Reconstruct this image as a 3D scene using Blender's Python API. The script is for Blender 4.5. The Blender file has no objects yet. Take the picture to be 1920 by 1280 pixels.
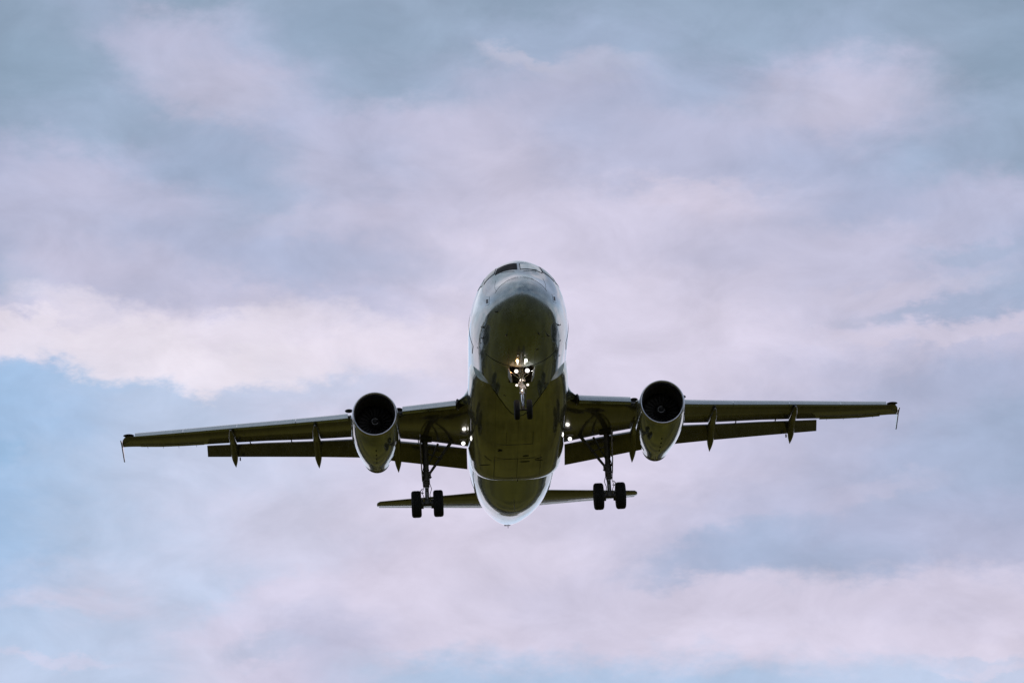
import bpy, bmesh, math, random
from mathutils import Vector, Matrix, Euler
R = math.radians
sc = bpy.context.scene
col = sc.collection

# ---------------------------------------------------------------- camera
CAM_EL = 16.5                                    # the photographer looks up at the aircraft on final approach
cam_d = bpy.data.cameras.new('camera')
cam = bpy.data.objects.new('camera', cam_d)
col.objects.link(cam)
cam.location = (0, 0, 1.7)
cam.rotation_euler = (R(90 + CAM_EL), 0, 0)
cam_d.sensor_width = 36.0
cam_d.lens = 36.0 * 5148.2 / 1920.0
cam_d.clip_start = 0.5
cam_d.clip_end = 20000
sc.camera = cam
sc.view_settings.view_transform = 'Standard'
sc.view_settings.look = 'None'
sc.view_settings.exposure = 0.0
sc.view_settings.gamma = 1.0

# ---------------------------------------------------------------- sun: thin overcast, light from above and behind the aircraft
SUN_EL, SUN_AZ = 34.0, -14.0                     # azimuth from +Y (view direction), clockwise positive
sun_d = bpy.data.lights.new('sun', 'SUN')
sun_d.energy = 0.5
sun_d.angle = R(150)
sun_d.color = (1.0, 0.95, 0.9)
sun = bpy.data.objects.new('sun', sun_d)
col.objects.link(sun)
sd = Vector((math.sin(R(SUN_AZ)) * math.cos(R(SUN_EL)), math.cos(R(SUN_AZ)) * math.cos(R(SUN_EL)), math.sin(R(SUN_EL))))
sun.rotation_euler = sd.to_track_quat('Z', 'Y').to_euler()

# ---------------------------------------------------------------- sky: physical sky with broken cloud in front of it
def lin(c):
    return tuple(((v / 255) / 12.92 if v / 255 <= 0.04045 else ((v / 255 + 0.055) / 1.055) ** 2.4) for v in c)

# cloud banks by direction: (azimuth deg, elevation deg, half width deg, half height deg, tilt deg, cover, softness, colour)
CLOUDS = [
    (-10.44, 16.33, 1.28, 0.40, -0, 0.85, 0.35, (228, 221, 233)),
    (-8.22, 16.11, 1.51, 0.65, -8, 0.90, 0.30, (231, 224, 236)),
    (-6.82, 15.81, 1.33, 0.58, -4, 0.90, 0.30, (233, 226, 238)),
    (-5.32, 15.92, 1.33, 0.51, 6, 0.85, 0.35, (232, 225, 237)),
    (-3.48, 16.22, 1.39, 0.45, 6, 0.70, 0.50, (228, 220, 234)),
    (-1.86, 16.39, 1.28, 0.45, -0, 0.50, 0.60, (225, 217, 232)),
    (-9.07, 16.83, 1.40, 0.38, -12, 0.60, 0.55, (226, 219, 232)),
    (-6.04, 16.67, 1.51, 0.40, 8, 0.65, 0.50, (228, 221, 234)),
    (-3.96, 16.95, 1.75, 0.38, -8, 0.50, 0.60, (222, 215, 230)),
    (-10.79, 21.84, 1.44, 0.78, -0, 0.40, 0.80, (138, 161, 184)),
    (-7.94, 22.40, 1.08, 0.67, -10, 0.50, 0.70, (186, 186, 209)),
    (-6.46, 21.56, 1.32, 0.50, -10, 0.60, 0.70, (191, 190, 212)),
    (0.24, 22.38, 0.66, 0.17, -18, 0.60, 0.70, (192, 192, 212)),
    (1.80, 22.20, 1.20, 0.22, 6, 0.45, 0.80, (188, 190, 211)),
    (-3.87, 22.95, 1.57, 0.67, -0, 0.35, 0.80, (140, 163, 188)),
    (-6.28, 20.06, 1.42, 0.67, -0, 0.55, 0.70, (160, 176, 204)),
    (-7.76, 18.73, 0.71, 0.28, -0, 0.40, 0.80, (174, 182, 210)),
    (-4.92, 18.17, 1.52, 0.45, 4, 0.50, 0.80, (174, 183, 211)),
    (-9.46, 19.73, 1.06, 0.45, -0, 0.40, 0.80, (192, 190, 213)),
    (3.90, 19.50, 1.06, 0.31, -6, 0.50, 0.70, (210, 202, 220)),
    (7.17, 21.40, 2.03, 0.50, -0, 0.45, 0.80, (197, 194, 214)),
    (6.41, 20.28, 1.54, 0.45, -0, 0.40, 0.80, (172, 180, 208)),
    (10.42, 18.17, 1.29, 0.20, 4, 0.60, 0.60, (162, 177, 204)),
    (9.78, 17.03, 2.21, 0.18, 5, 0.65, 0.60, (160, 175, 203)),
    (8.63, 17.39, 1.75, 0.18, 6, 0.40, 0.70, (210, 203, 221)),
    (9.75, 16.59, 2.67, 0.16, 4, 0.60, 0.60, (212, 205, 223)),
    (9.24, 15.50, 2.66, 0.29, 14, 0.35, 0.80, (170, 180, 209)),
    (10.22, 14.16, 1.72, 0.78, -0, 0.50, 0.80, (162, 178, 207)),
    (7.76, 12.66, 2.17, 0.38, 14, 0.60, 0.60, (174, 182, 211)),
    (9.39, 13.61, 1.83, 0.45, 20, 0.50, 0.70, (168, 180, 208)),
    (7.89, 13.33, 1.26, 0.18, 12, 0.35, 0.70, (198, 195, 218)),
    (4.32, 12.05, 1.93, 0.42, 14, 0.65, 0.50, (166, 180, 209)),
    (6.71, 11.83, 1.93, 0.33, -0, 0.60, 0.50, (168, 181, 210)),
    (8.99, 12.16, 2.28, 0.38, 6, 0.40, 0.70, (180, 186, 214)),
    (6.13, 11.16, 3.74, 0.45, 2, 0.50, 0.60, (212, 205, 224)),
    (-9.18, 10.91, 1.47, 0.24, -0, 0.60, 0.60, (207, 206, 228)),
    (-9.60, 9.76, 1.13, 0.13, -0, 0.50, 0.60, (209, 206, 228)),
    (-4.54, 11.32, 0.79, 0.33, 25, 0.60, 0.50, (213, 207, 227)),
    (-5.66, 10.71, 1.36, 0.50, 20, 0.55, 0.60, (208, 204, 226)),
    (-5.20, 10.02, 0.90, 0.27, 8, 0.65, 0.70, (182, 191, 216)),
    (-2.28, 11.94, 1.37, 0.56, 20, 0.40, 0.70, (217, 209, 228)),
    (10.17, 9.99, 1.24, 0.16, -0, 0.60, 0.50, (220, 212, 230)),
    (10.27, 9.58, 1.24, 0.10, -0, 0.50, 0.60, (216, 210, 229)),
    (-10.92, 14.05, 0.46, 0.45, -0, 0.50, 0.50, (150, 186, 222)),
    (-8.89, 17.84, 2.10, 0.45, 6, 0.35, 0.70, (203, 198, 220)),
    (-4.00, 18.95, 1.88, 0.29, 8, 0.35, 0.70, (200, 196, 218)),
    (-2.34, 18.06, 1.87, 0.33, -6, 0.30, 0.70, (186, 190, 215)),
]
# the colour of the cloud deck over the field ahead, lens vignetting painted into its corners: one row per 0.89 deg of elevation from 23.6 down to 9.4,
# one entry per 1.34 deg of azimuth from 10.6 left to 10.6 right
TONES = dict(a=(141,161,184), b=(151,169,193), c=(161,177,204), d=(174,182,210), e=(184,187,213), f=(195,194,218), g=(206,202,224),
             h=(215,209,229), i=(225,218,234), j=(233,226,237), p=(160,190,225), q=(168,193,226), r=(178,198,227), s=(187,201,227), t=(198,205,229), u=(208,208,230))
DECK = '''a c b a b b b b a b b b a b b a a
a b d e c b b b c c c b b c b b a
a b c e e c b c e e d c d f e a a
b c b c d e e f f d e e e f e c b
d e d c c f d f g e e e d d c c b
e e e e c e f f g g g g f d d e e
d f d d d d e g h g g f f f f e d
c f e f f e f h h h h g g f f e c
g g h i i i i h h h h h h g g e f
p q r s t t u h h h h h g f e d d
p q s s t u h h h h h g f e e d c
p r s t t u g h h h h g f e d d c
p r s t u u h h h g g f e e e d d
p r s t u u g h h h f d c c d e e
q t t s t g h h g g g g g g g g h
r s s u g e g h h g h h h h h h h
s s s u g f s r r r r r r s s s t'''.split('\n')
def build_world():
    w = bpy.data.worlds.new("World")
    sc.world = w
    w.use_nodes = True
    nt = w.node_tree
    N, L = nt.nodes, nt.links
    for n in list(N): N.remove(n)
    out = N.new('ShaderNodeOutputWorld')
    bg = N.new('ShaderNodeBackground'); bg.inputs['Strength'].default_value = 0.1
    L.new(bg.outputs[0], out.inputs[0])
    tc = N.new('ShaderNodeTexCoord')
    sep = N.new('ShaderNodeSeparateXYZ'); L.new(tc.outputs['Generated'], sep.inputs[0])
    def m(op, a, b=None, c=None, clamp=False):
        n = N.new('ShaderNodeMath'); n.operation = op; n.use_clamp = clamp
        for i, v in enumerate((a, b, c)):
            if v is None: continue
            if isinstance(v, (int, float)): n.inputs[i].default_value = v
            else: L.new(v, n.inputs[i])
        return n.outputs[0]
    def mr(v, a, b, c, d, kind='SMOOTHSTEP'):
        n = N.new('ShaderNodeMapRange'); n.interpolation_type = kind
        L.new(v, n.inputs['Value'])
        for k, x in zip(('From Min', 'From Max', 'To Min', 'To Max'), (a, b, c, d)): n.inputs[k].default_value = x
        return n.outputs['Result']
    def vm(op, a, b):
        n = N.new('ShaderNodeVectorMath'); n.operation = op
        for i, v in enumerate((a, b)):
            if isinstance(v, tuple): n.inputs[i].default_value = v
            else: L.new(v, n.inputs[i])
        return n.outputs[0] if op != 'LENGTH' else n.outputs['Value']
    def noise(vec, scale, det, rough=0.55, lac=2.0, dist=0.0):
        n = N.new('ShaderNodeTexNoise'); n.inputs['Scale'].default_value = scale; n.inputs['Detail'].default_value = det
        n.inputs['Roughness'].default_value = rough; n.inputs['Lacunarity'].default_value = lac
        n.inputs['Distortion'].default_value = dist
        L.new(vec, n.inputs['Vector']); return n
    az = m('MULTIPLY', m('ARCTAN2', sep.outputs[0], sep.outputs[1]), 180 / math.pi)
    el = m('MULTIPLY', m('ARCSINE', sep.outputs[2]), 180 / math.pi)
    cmb = N.new('ShaderNodeCombineXYZ'); L.new(az, cmb.inputs[0]); L.new(el, cmb.inputs[1])
    base = cmb.outputs[0]
    # turbulence: two scales of domain warp, in the direction itself so nothing seams
    st = vm('MULTIPLY', tc.outputs['Generated'], (1.0, 1.0, 1.9))
    n1 = noise(st, 9.0, 4, 0.55)
    n2 = noise(st, 34.0, 6, 0.6)
    n3 = noise(st, 120.0, 5, 0.62)
    w1 = vm('MULTIPLY', vm('SUBTRACT', n1.outputs['Color'], (0.5, 0.5, 0.5)), (1.5, 0.9, 0))
    w2 = vm('MULTIPLY', vm('SUBTRACT', n2.outputs['Color'], (0.5, 0.5, 0.5)), (1.9, 1.2, 0))
    w3 = vm('MULTIPLY', vm('SUBTRACT', n3.outputs['Color'], (0.5, 0.5, 0.5)), (0.85, 0.6, 0))
    pos = vm('ADD', vm('ADD', vm('ADD', base, w1), w2), w3)
    # clear sky
    sky = N.new('ShaderNodeTexSky'); sky.sky_type = 'NISHITA'; sky.sun_disc = False
    sky.sun_elevation = R(SUN_EL); sky.sun_rotation = R(SUN_AZ)
    sky.dust_density = 0.6; sky.ozone_density = 2.0; sky.air_density = 1.0
    # general cloud everywhere outside the part of the sky the camera sees
    g1 = noise(vm('MULTIPLY', tc.outputs['Generated'], (1, 1, 2.2)), 2.3, 8, 0.55)
    cov = m('MAXIMUM', mr(g1.outputs['Fac'], 0.40, 0.60, 0.10, 1.0), mr(m('ABSOLUTE', el), 5.0, 22.0, 1.0, 0.0))
    g2 = noise(tc.outputs['Generated'], 4.0, 6, 0.55)
    shade = mr(g2.outputs['Fac'], 0.35, 0.65, 0.0, 1.0)
    def rgb(c, k=10.0):
        n = N.new('ShaderNodeRGB'); n.outputs[0].default_value = (c[0] * k, c[1] * k, c[2] * k, 1); return n.outputs[0]
    def mix(f, a, b):
        n = N.new('ShaderNodeMix'); n.data_type = 'RGBA'; n.clamp_factor = True
        if isinstance(f, (int, float)): n.inputs[0].default_value = f
        else: L.new(f, n.inputs[0])
        L.new(a, n.inputs[6]); L.new(b, n.inputs[7]); return n.outputs[2]
    cloudc = mix(shade, rgb(lin((140, 160, 180))), rgb(lin((205, 200, 216))))
    cur = mix(cov, sky.outputs[0], cloudc)
    # the deck ahead, row by row in elevation, each row a ramp over azimuth
    sp = N.new('ShaderNodeSeparateXYZ'); L.new(pos, sp.inputs[0])
    azc = m('MULTIPLY', sp.outputs[0], m('COSINE', m('MULTIPLY', sp.outputs[1], math.pi / 180)))
    u = mr(azc, -10.6, 10.6, 0.0, 1.0, 'LINEAR')
    deck = None
    top = 16.5 + 640 * 0.01113; step = 80 * 0.01113
    for i, row in enumerate(DECK):
        cr = N.new('ShaderNodeValToRGB'); cr.color_ramp.interpolation = 'B_SPLINE'
        L.new(u, cr.inputs[0])
        ks = row.split(); el_ = cr.color_ramp.elements
        while len(el_) < len(ks): el_.new(0.5)
        for j, k in enumerate(ks):
            el_[j].position = j / (len(ks) - 1); el_[j].color = (*lin(TONES[k]), 1)
        if deck is None: deck = cr.outputs[0]
        else: deck = mix(mr(sp.outputs[1], top - step * i, top - step * (i - 1), 1.0, 0.0), deck, cr.outputs[0])
    sc10 = N.new('ShaderNodeVectorMath'); sc10.operation = 'SCALE'; sc10.inputs['Scale'].default_value = 10.0
    L.new(deck, sc10.inputs[0])
    inside = m('MULTIPLY', mr(m('ABSOLUTE', azc), 12.0, 20.0, 1.0, 0.0), m('MULTIPLY', mr(sp.outputs[1], 24.5, 32.0, 1.0, 0.0), mr(sp.outputs[1], 2.0, 8.5, 0.0, 1.0)))
    cur = mix(inside, cur, sc10.outputs[0])
    # sharper-edged banks, each at its own place in the sky
    for (a, e, hw, hh, tilt, cover, soft, c) in CLOUDS:
        mp = N.new('ShaderNodeMapping'); mp.vector_type = 'TEXTURE'
        L.new(pos, mp.inputs['Vector'])
        mp.inputs['Location'].default_value = (a, e, 0)
        mp.inputs['Rotation'].default_value = (0, 0, R(tilt))
        mp.inputs['Scale'].default_value = (hw, hh, 1)
        d = vm('LENGTH', mp.outputs[0], (0, 0, 0))
        f = mr(d, max(0.0, 1 - soft), 1 + soft, cover, 0.0)
        cur = mix(f, cur, rgb(lin(c)))
    # fine wisps
    wn = noise(vm('MULTIPLY', vm('ADD', tc.outputs['Generated'], (3.1, 0, 0)), (1, 1, 1.7)), 26.0, 8, 0.6, dist=0.4)
    wf = mr(wn.outputs['Fac'], 0.3, 0.7, 0.90, 1.10, 'LINEAR')
    mul = N.new('ShaderNodeVectorMath'); mul.operation = 'SCALE'
    L.new(cur, mul.inputs[0]); L.new(wf, mul.inputs['Scale'])
    L.new(mul.outputs[0], bg.inputs['Color'])
build_world()


# ================================================================ materials
def new_mat(name):
    m = bpy.data.materials.new(name); m.use_nodes = True
    nt = m.node_tree; b = nt.nodes['Principled BSDF']
    return m, nt, b
def simple(name, c, rough=0.5, metal=0.0, var=0.25, scale=6.0, coat=0.0, bump=0.0):
    m, nt, b = new_mat(name)
    N, L = nt.nodes, nt.links
    tc = N.new('ShaderNodeTexCoord'); n = N.new('ShaderNodeTexNoise')
    n.inputs['Scale'].default_value = scale; n.inputs['Detail'].default_value = 6
    L.new(tc.outputs['Object'], n.inputs['Vector'])
    r = N.new('ShaderNodeMapRange'); L.new(n.outputs['Fac'], r.inputs[0])
    r.inputs[1].default_value = .3; r.inputs[2].default_value = .7
    r.inputs[3].default_value = 1 - var; r.inputs[4].default_value = 1 + var
    s = N.new('ShaderNodeVectorMath'); s.operation = 'SCALE'; s.inputs[0].default_value = c
    L.new(r.outputs[0], s.inputs['Scale']); L.new(s.outputs[0], b.inputs['Base Color'])
    b.inputs['Roughness'].default_value = rough; b.inputs['Metallic'].default_value = metal
    b.inputs['Coat Weight'].default_value = coat; b.inputs['Coat Roughness'].default_value = 0.05
    if bump:
        bp = N.new('ShaderNodeBump'); bp.inputs['Distance'].default_value = bump
        L.new(n.outputs['Fac'], bp.inputs['Height']); L.new(bp.outputs[0], b.inputs['Normal'])
    return m

def skin_mat(name, base, lines_y=(), lines_x=(), metal=0.0, rough=0.16, coat=1.0, streak=0.25, lw=0.012, wave=0.004, dark=0.35):
    """Aircraft skin: painted sheet metal with panel joints, rivet rows, oil-canning and fore-aft dirt streaks.
    Coordinates are the aircraft's own: x to the side, y aft, z up."""
    m, nt, b = new_mat(name)
    N, L = nt.nodes, nt.links
    tc = N.new('ShaderNodeTexCoord'); P = tc.outputs['Object']
    sp = N.new('ShaderNodeSeparateXYZ'); L.new(P, sp.inputs[0])
    def mt(op, a, c=None, d=None):
        n = N.new('ShaderNodeMath'); n.operation = op
        for i, v in enumerate((a, c, d)):
            if v is None: continue
            if isinstance(v, (int, float)): n.inputs[i].default_value = v
            else: L.new(v, n.inputs[i])
        return n.outputs[0]
    def nz(scale, mul, det=5):
        v = N.new('ShaderNodeVectorMath'); v.operation = 'MULTIPLY'; v.inputs[1].default_value = mul; L.new(P, v.inputs[0])
        n = N.new('ShaderNodeTexNoise'); n.inputs['Scale'].default_value = scale; n.inputs['Detail'].default_value = det
        L.new(v.outputs[0], n.inputs['Vector']); return n.outputs['Fac']
    line = None
    for ax, vals in ((sp.outputs[1], lines_y), (sp.outputs[0], lines_x)):
        for v in vals:
            e = mt('COMPARE', ax, v, lw)
            line = e if line is None else mt('MAXIMUM', line, e)
    st = nz(1.0, (5.0, 0.35, 5.0), 6)                 # streaks run aft
    bl = nz(0.9, (1, 1, 1), 7)                         # broad soiling
    fine = nz(9.0, (1, 0.5, 1), 6)
    f = mt('ADD', mt('MULTIPLY', st, 0.5), mt('ADD', mt('MULTIPLY', bl, 0.3), mt('MULTIPLY', fine, 0.2)))
    r = N.new('ShaderNodeMapRange'); L.new(f, r.inputs[0])
    for i, v in enumerate((0.36, 0.64, 1 - streak, 1 + streak * .5)): r.inputs[i + 1].default_value = v
    k = r.outputs[0]
    if line is not None:
        k = mt('MULTIPLY', k, mt('SUBTRACT', 1.0, mt('MULTIPLY', line, 1 - dark)))
    s = N.new('ShaderNodeVectorMath'); s.operation = 'SCALE'; s.inputs[0].default_value = base
    L.new(k, s.inputs['Scale']); L.new(s.outputs[0], b.inputs['Base Color'])
    b.inputs['Metallic'].default_value = metal
    rr = N.new('ShaderNodeMapRange'); L.new(fine, rr.inputs[0])
    for i, v in enumerate((0.3, 0.7, rough * .75, rough * 1.35)): rr.inputs[i + 1].default_value = v
    if name == 'fuselage_paint':                       # the radome is matt, the metal behind it polished
        rad = N.new('ShaderNodeMapRange'); L.new(sp.outputs[1], rad.inputs[0])
        for i, v in enumerate((0.75, 1.35, 0.16, 0.0)): rad.inputs[i + 1].default_value = v
        L.new(mt('ADD', rr.outputs[0], rad.outputs[0]), b.inputs['Roughness'])
        cw = N.new('ShaderNodeMapRange'); L.new(sp.outputs[1], cw.inputs[0])
        for i, v in enumerate((0.75, 1.35, 0.15, coat)): cw.inputs[i + 1].default_value = v
        L.new(cw.outputs[0], b.inputs['Coat Weight']); coat = None
    else: L.new(rr.outputs[0], b.inputs['Roughness'])
    if coat is not None: b.inputs['Coat Weight'].default_value = coat
    b.inputs['Coat Roughness'].default_value = 0.03
    bp = N.new('ShaderNodeBump'); bp.inputs['Distance'].default_value = wave; bp.inputs['Strength'].default_value = 1.0
    L.new(nz(2.2, (1, 0.45, 1), 3), bp.inputs['Height'])
    L.new(bp.outputs[0], b.inputs['Normal']); L.new(bp.outputs[0], b.inputs['Coat Normal'])
    return m

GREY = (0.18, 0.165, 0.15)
M = {
 'fus': skin_mat('fuselage_paint', (0.36, 0.425, 0.43), lines_y=(4.31, 6.6, 21.6, 24.2, 27.0, 31.9, 33.15), metal=0.6, rough=0.12, lw=.02, dark=.12, streak=.28, wave=.005),
 'belly': skin_mat('belly_paint', (0.44, 0.44, 0.36), lines_y=(11.2, 12.6, 13.9, 15.2, 16.6), lines_x=(-.95, -.02, .95), metal=.65, rough=.13, streak=.5, wave=.006, dark=.55),
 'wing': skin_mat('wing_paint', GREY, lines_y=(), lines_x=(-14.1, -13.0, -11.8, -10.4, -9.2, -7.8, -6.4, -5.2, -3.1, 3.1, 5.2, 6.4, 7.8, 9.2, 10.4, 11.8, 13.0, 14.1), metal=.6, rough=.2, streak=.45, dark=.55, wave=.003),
 'slat': skin_mat('slat_metal', (0.40, 0.45, 0.47), rough=.22, metal=.75, coat=.2, streak=.12, wave=.001),
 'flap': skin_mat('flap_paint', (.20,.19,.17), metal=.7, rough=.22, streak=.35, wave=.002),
 'nac': skin_mat('nacelle_paint', (0.46, 0.50, 0.51), lines_y=(10.55, 12.3, 13.5), metal=.7, rough=.1, streak=.25, wave=.004, dark=.5),
 'lip': simple('polished_lip', (0.62, 0.62, 0.65), .3, 1.0, .08),
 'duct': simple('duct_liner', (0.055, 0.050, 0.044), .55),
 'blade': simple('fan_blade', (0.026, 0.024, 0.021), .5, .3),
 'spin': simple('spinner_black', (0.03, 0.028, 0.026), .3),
 'white': simple('white_paint', (0.45, 0.44, 0.42), .4, 0, .08),
 'hot': simple('exhaust_metal', (0.10, 0.09, 0.08), .35, .9, .3),
 'tyre': simple('tyre_rubber', (0.010, 0.0095, 0.009), .85, 0, .3, 20, bump=.002),
 'hub': simple('wheel_hub', (0.25, 0.25, 0.25), .4, .6),
 'strut': simple('gear_paint', (0.42, 0.42, 0.42), .35, .2, .25, 12),
 'dirty': simple('gear_grime', (0.09, 0.085, 0.075), .5, .3, .4, 15),
 'chrome': simple('oleo_chrome', (0.8, 0.8, 0.82), .12, 1.0, .05),
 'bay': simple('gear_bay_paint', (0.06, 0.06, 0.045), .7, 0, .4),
 'seal': simple('rubber_seal', (0.015, 0.015, 0.015), .6),
 'dark': simple('dark_fitting', (0.02, 0.018, 0.016), .5),
 'frame': simple('window_frame', (0.55, 0.57, 0.6), .3, .5),
 'hose': simple('hose', (0.02, 0.02, 0.02), .5),
}
g, nt_, b_ = new_mat('cockpit_glass')
b_.inputs['Base Color'].default_value = (0.012, 0.014, 0.012, 1); b_.inputs['Roughness'].default_value = .03
b_.inputs['IOR'].default_value = 1.1
M['glass'] = g
g, nt_, b_ = new_mat('cockpit_glass_sky_tint')       # bright copy of the cockpit glass, sky reflection put into its pale colour
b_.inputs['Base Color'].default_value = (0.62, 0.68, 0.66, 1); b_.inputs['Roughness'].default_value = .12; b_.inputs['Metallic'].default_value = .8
M['glass_sky_tint'] = g
g, nt_, b_ = new_mat('side_glass')
b_.inputs['Base Color'].default_value = (0.18, 0.23, 0.22, 1); b_.inputs['Roughness'].default_value = .08; b_.inputs['Metallic'].default_value = .6
M['glass_mid'] = g
def lamp_mat(name, c, s):
    m, nt, b = new_mat(name)
    b.inputs['Base Color'].default_value = (0, 0, 0, 1)
    b.inputs['Emission Color'].default_value = (*c, 1); b.inputs['Emission Strength'].default_value = s
    return m
M['lamp'] = lamp_mat('lit_lens', (1, .97, .95), 2.2)
M['lampw'] = lamp_mat('lit_lens_warm', (1, .88, .78), 1.8)

# ================================================================ helpers
def link(name, bm, mat, parent=None, smooth=True, sharp=40):
    me = bpy.data.meshes.new(name)
    bmesh.ops.remove_doubles(bm, verts=bm.verts, dist=1e-5)
    bmesh.ops.recalc_face_normals(bm, faces=bm.faces)
    for f in bm.faces: f.smooth = smooth
    if smooth:
        for e in bm.edges:
            if len(e.link_faces) == 2 and e.calc_face_angle(0) > R(sharp): e.smooth = False
    bm.to_mesh(me); bm.free()
    mats = mat if isinstance(mat, (list, tuple)) else [mat]
    for x in mats: me.materials.append(x)
    o = bpy.data.objects.new(name, me); col.objects.link(o)
    if parent: o.parent = parent
    return o
def tag(o, label=None, cat=None, group=None, kind=None):
    if label: o['label'] = label
    if cat: o['category'] = cat
    if group: o['group'] = group
    if kind: o['kind'] = kind
    return o
def loft(bm, rings, closed=True, cap=(True, True), mi=0):
    vs = [[bm.verts.new(p) for p in r] for r in rings]
    n = len(rings[0])
    for a, b in zip(vs, vs[1:]):
        for i in range(n if closed else n - 1):
            j = (i + 1) % n
            try: bm.faces.new((a[i], a[j], b[j], b[i])).material_index = mi
            except ValueError: pass
    for c, r in zip(cap, (vs[0], vs[-1])):
        if c: 
            f = bm.faces.new(r); f.material_index = mi
    return vs
def interp(T, x):
    """monotone cubic through rows (x, a, b, ...)"""
    n = len(T)
    if x <= T[0][0]: return T[0][1:]
    if x >= T[-1][0]: return T[-1][1:]
    i = max(k for k in range(n - 1) if T[k][0] <= x)
    out = []
    for c in range(1, len(T[0])):
        def sl(k): return (T[k + 1][c] - T[k][c]) / (T[k + 1][0] - T[k][0])
        def tan(k):
            if k == 0: return sl(0)
            if k == n - 1: return sl(n - 2)
            a, b = sl(k - 1), sl(k)
            return 0 if a * b <= 0 else 2 * a * b / (a + b)
        h = T[i + 1][0] - T[i][0]; t = (x - T[i][0]) / h
        m0, m1 = tan(i) * h, tan(i + 1) * h
        out.append((2*t**3-3*t**2+1)*T[i][c]+(t**3-2*t**2+t)*m0+(-2*t**3+3*t**2)*T[i+1][c]+(t**3-t**2)*m1)
    return out
def tube(bm, pts, rad, n=16, cap=True, mi=0):
    """round bar along a polyline; rad a number or one per point"""
    pts = [Vector(p) for p in pts]
    if isinstance(rad, (int, float)): rad = [rad] * len(pts)
    rings = []; up = None
    for i, p in enumerate(pts):
        d = (pts[min(i + 1, len(pts) - 1)] - pts[max(i - 1, 0)]).normalized()
        if up is None:
            up = Vector((0, 0, 1)) if abs(d.z) < .9 else Vector((1, 0, 0))
        a = d.cross(up).normalized(); b = d.cross(a).normalized(); up = a.cross(d) if False else up
        rings.append([p + (a * math.cos(2*math.pi*k/n) + b * math.sin(2*math.pi*k/n)) * rad[i] for k in range(n)])
    loft(bm, rings, True, (cap, cap), mi)
def box(bm, c, s, rot=None, mi=0, bev=0.0):
    mtx = Matrix.Translation(c) @ (Euler(rot).to_matrix().to_4x4() if rot else Matrix()) @ Matrix.Diagonal((*s, 1))
    r = bmesh.ops.create_cube(bm, size=1, matrix=mtx)
    fs = set(f for v in r['verts'] for f in v.link_faces)
    for f in fs: f.material_index = mi
    if bev:
        es = list(set(e for v in r['verts'] for e in v.link_edges))
        bmesh.ops.bevel(bm, geom=es, offset=bev, segments=2, affect='EDGES', profile=.5)
def plate(bm, poly, n, th, mi=0):
    """flat polygon (3-D points) given thickness th along n"""
    n = Vector(n).normalized() * th * .5
    loft(bm, [[Vector(p) - n for p in poly], [Vector(p) + n for p in poly]], True, (True, True), mi)
def ball(bm, c, r, sc_=(1, 1, 1), seg=20, mi=0):
    m = Matrix.Translation(c) @ Matrix.Diagonal((sc_[0]*r, sc_[1]*r, sc_[2]*r, 1))
    q = bmesh.ops.create_uvsphere(bm, u_segments=seg, v_segments=seg // 2 + 2, radius=1, matrix=m)
    for v in q['verts']:
        for f in v.link_faces: f.material_index = mi
def revolve(bm, prof, c, axis='y', n=64, mi=0, close=False):
    """prof: (along, radius); revolved about an axis through c"""
    rings = []
    for a, r in prof:
        ring = []
        for k in range(n):
            t = 2 * math.pi * k / n; u, v = math.cos(t) * r, math.sin(t) * r
            ring.append(Vector(c) + (Vector((u, a, v)) if axis == 'y' else Vector((a, u, v)) if axis == 'x' else Vector((u, v, a))))
        rings.append(ring)
    loft(bm, rings, True, (False, False), mi)

# ================================================================ the land under the approach: never in frame, but the aircraft's skin mirrors it
def build_ground():
    m, nt, b = new_mat('meadow')
    N, L = nt.nodes, nt.links
    tc = N.new('ShaderNodeTexCoord')
    n = N.new('ShaderNodeTexNoise'); n.inputs['Scale'].default_value = .02; n.inputs['Detail'].default_value = 8
    L.new(tc.outputs['Object'], n.inputs['Vector'])
    cr = N.new('ShaderNodeValToRGB'); L.new(n.outputs['Fac'], cr.inputs[0])
    cr.color_ramp.elements[0].position = .35; cr.color_ramp.elements[0].color = (0.048, 0.040, 0.004, 1)
    cr.color_ramp.elements[1].position = .65; cr.color_ramp.elements[1].color = (0.170, 0.142, 0.016, 1)
    L.new(cr.outputs[0], b.inputs['Base Color']); b.inputs['Roughness'].default_value = .95
    b.inputs['Specular IOR Level'].default_value = .1
    bm = bmesh.new()
    rings = []
    for r in (0.5, 60, 200, 600, 2000, 9000):
        rings.append([(r * math.cos(2*math.pi*k/96), r * math.sin(2*math.pi*k/96), 0) for k in range(96)])
    loft(bm, rings, True, (True, False))
    for f in bm.faces:
        if f.normal.z < 0: f.normal_flip()
    tag(link('ground', bm, m), kind='structure')
    # low wooded rise all round, whose edge shows in the mirrored skin
    hm = simple('far_woodland', (0.026, 0.026, 0.006), .95, 0, .4, .05)
    random.seed(4); bm = bmesh.new(); rings = []
    ph = [random.random() * 6.28 for _ in range(12)]
    n = 720
    for j, (r, h) in enumerate(((430, 0), (440, .7), (460, 1), (520, .9), (700, 1.1), (900, -.1))):
        ring = []
        for k in range(n):
            t = 2 * math.pi * k / n
            hh = 13 + 5 * math.sin(3*t+ph[0]) + 4*math.sin(7*t+ph[1]) + 2.5*math.sin(19*t+ph[2]) + 2*math.sin(47*t+ph[3]) + random.uniform(-1.6, 1.6)
            ring.append((r * math.cos(t), r * math.sin(t), hh * h - (.2 if h <= 0 else 0)))
        rings.append(ring)
    loft(bm, rings, True, (False, False))
    tag(link('hills', bm, hm, smooth=False), kind='structure')
build_ground()

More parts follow.
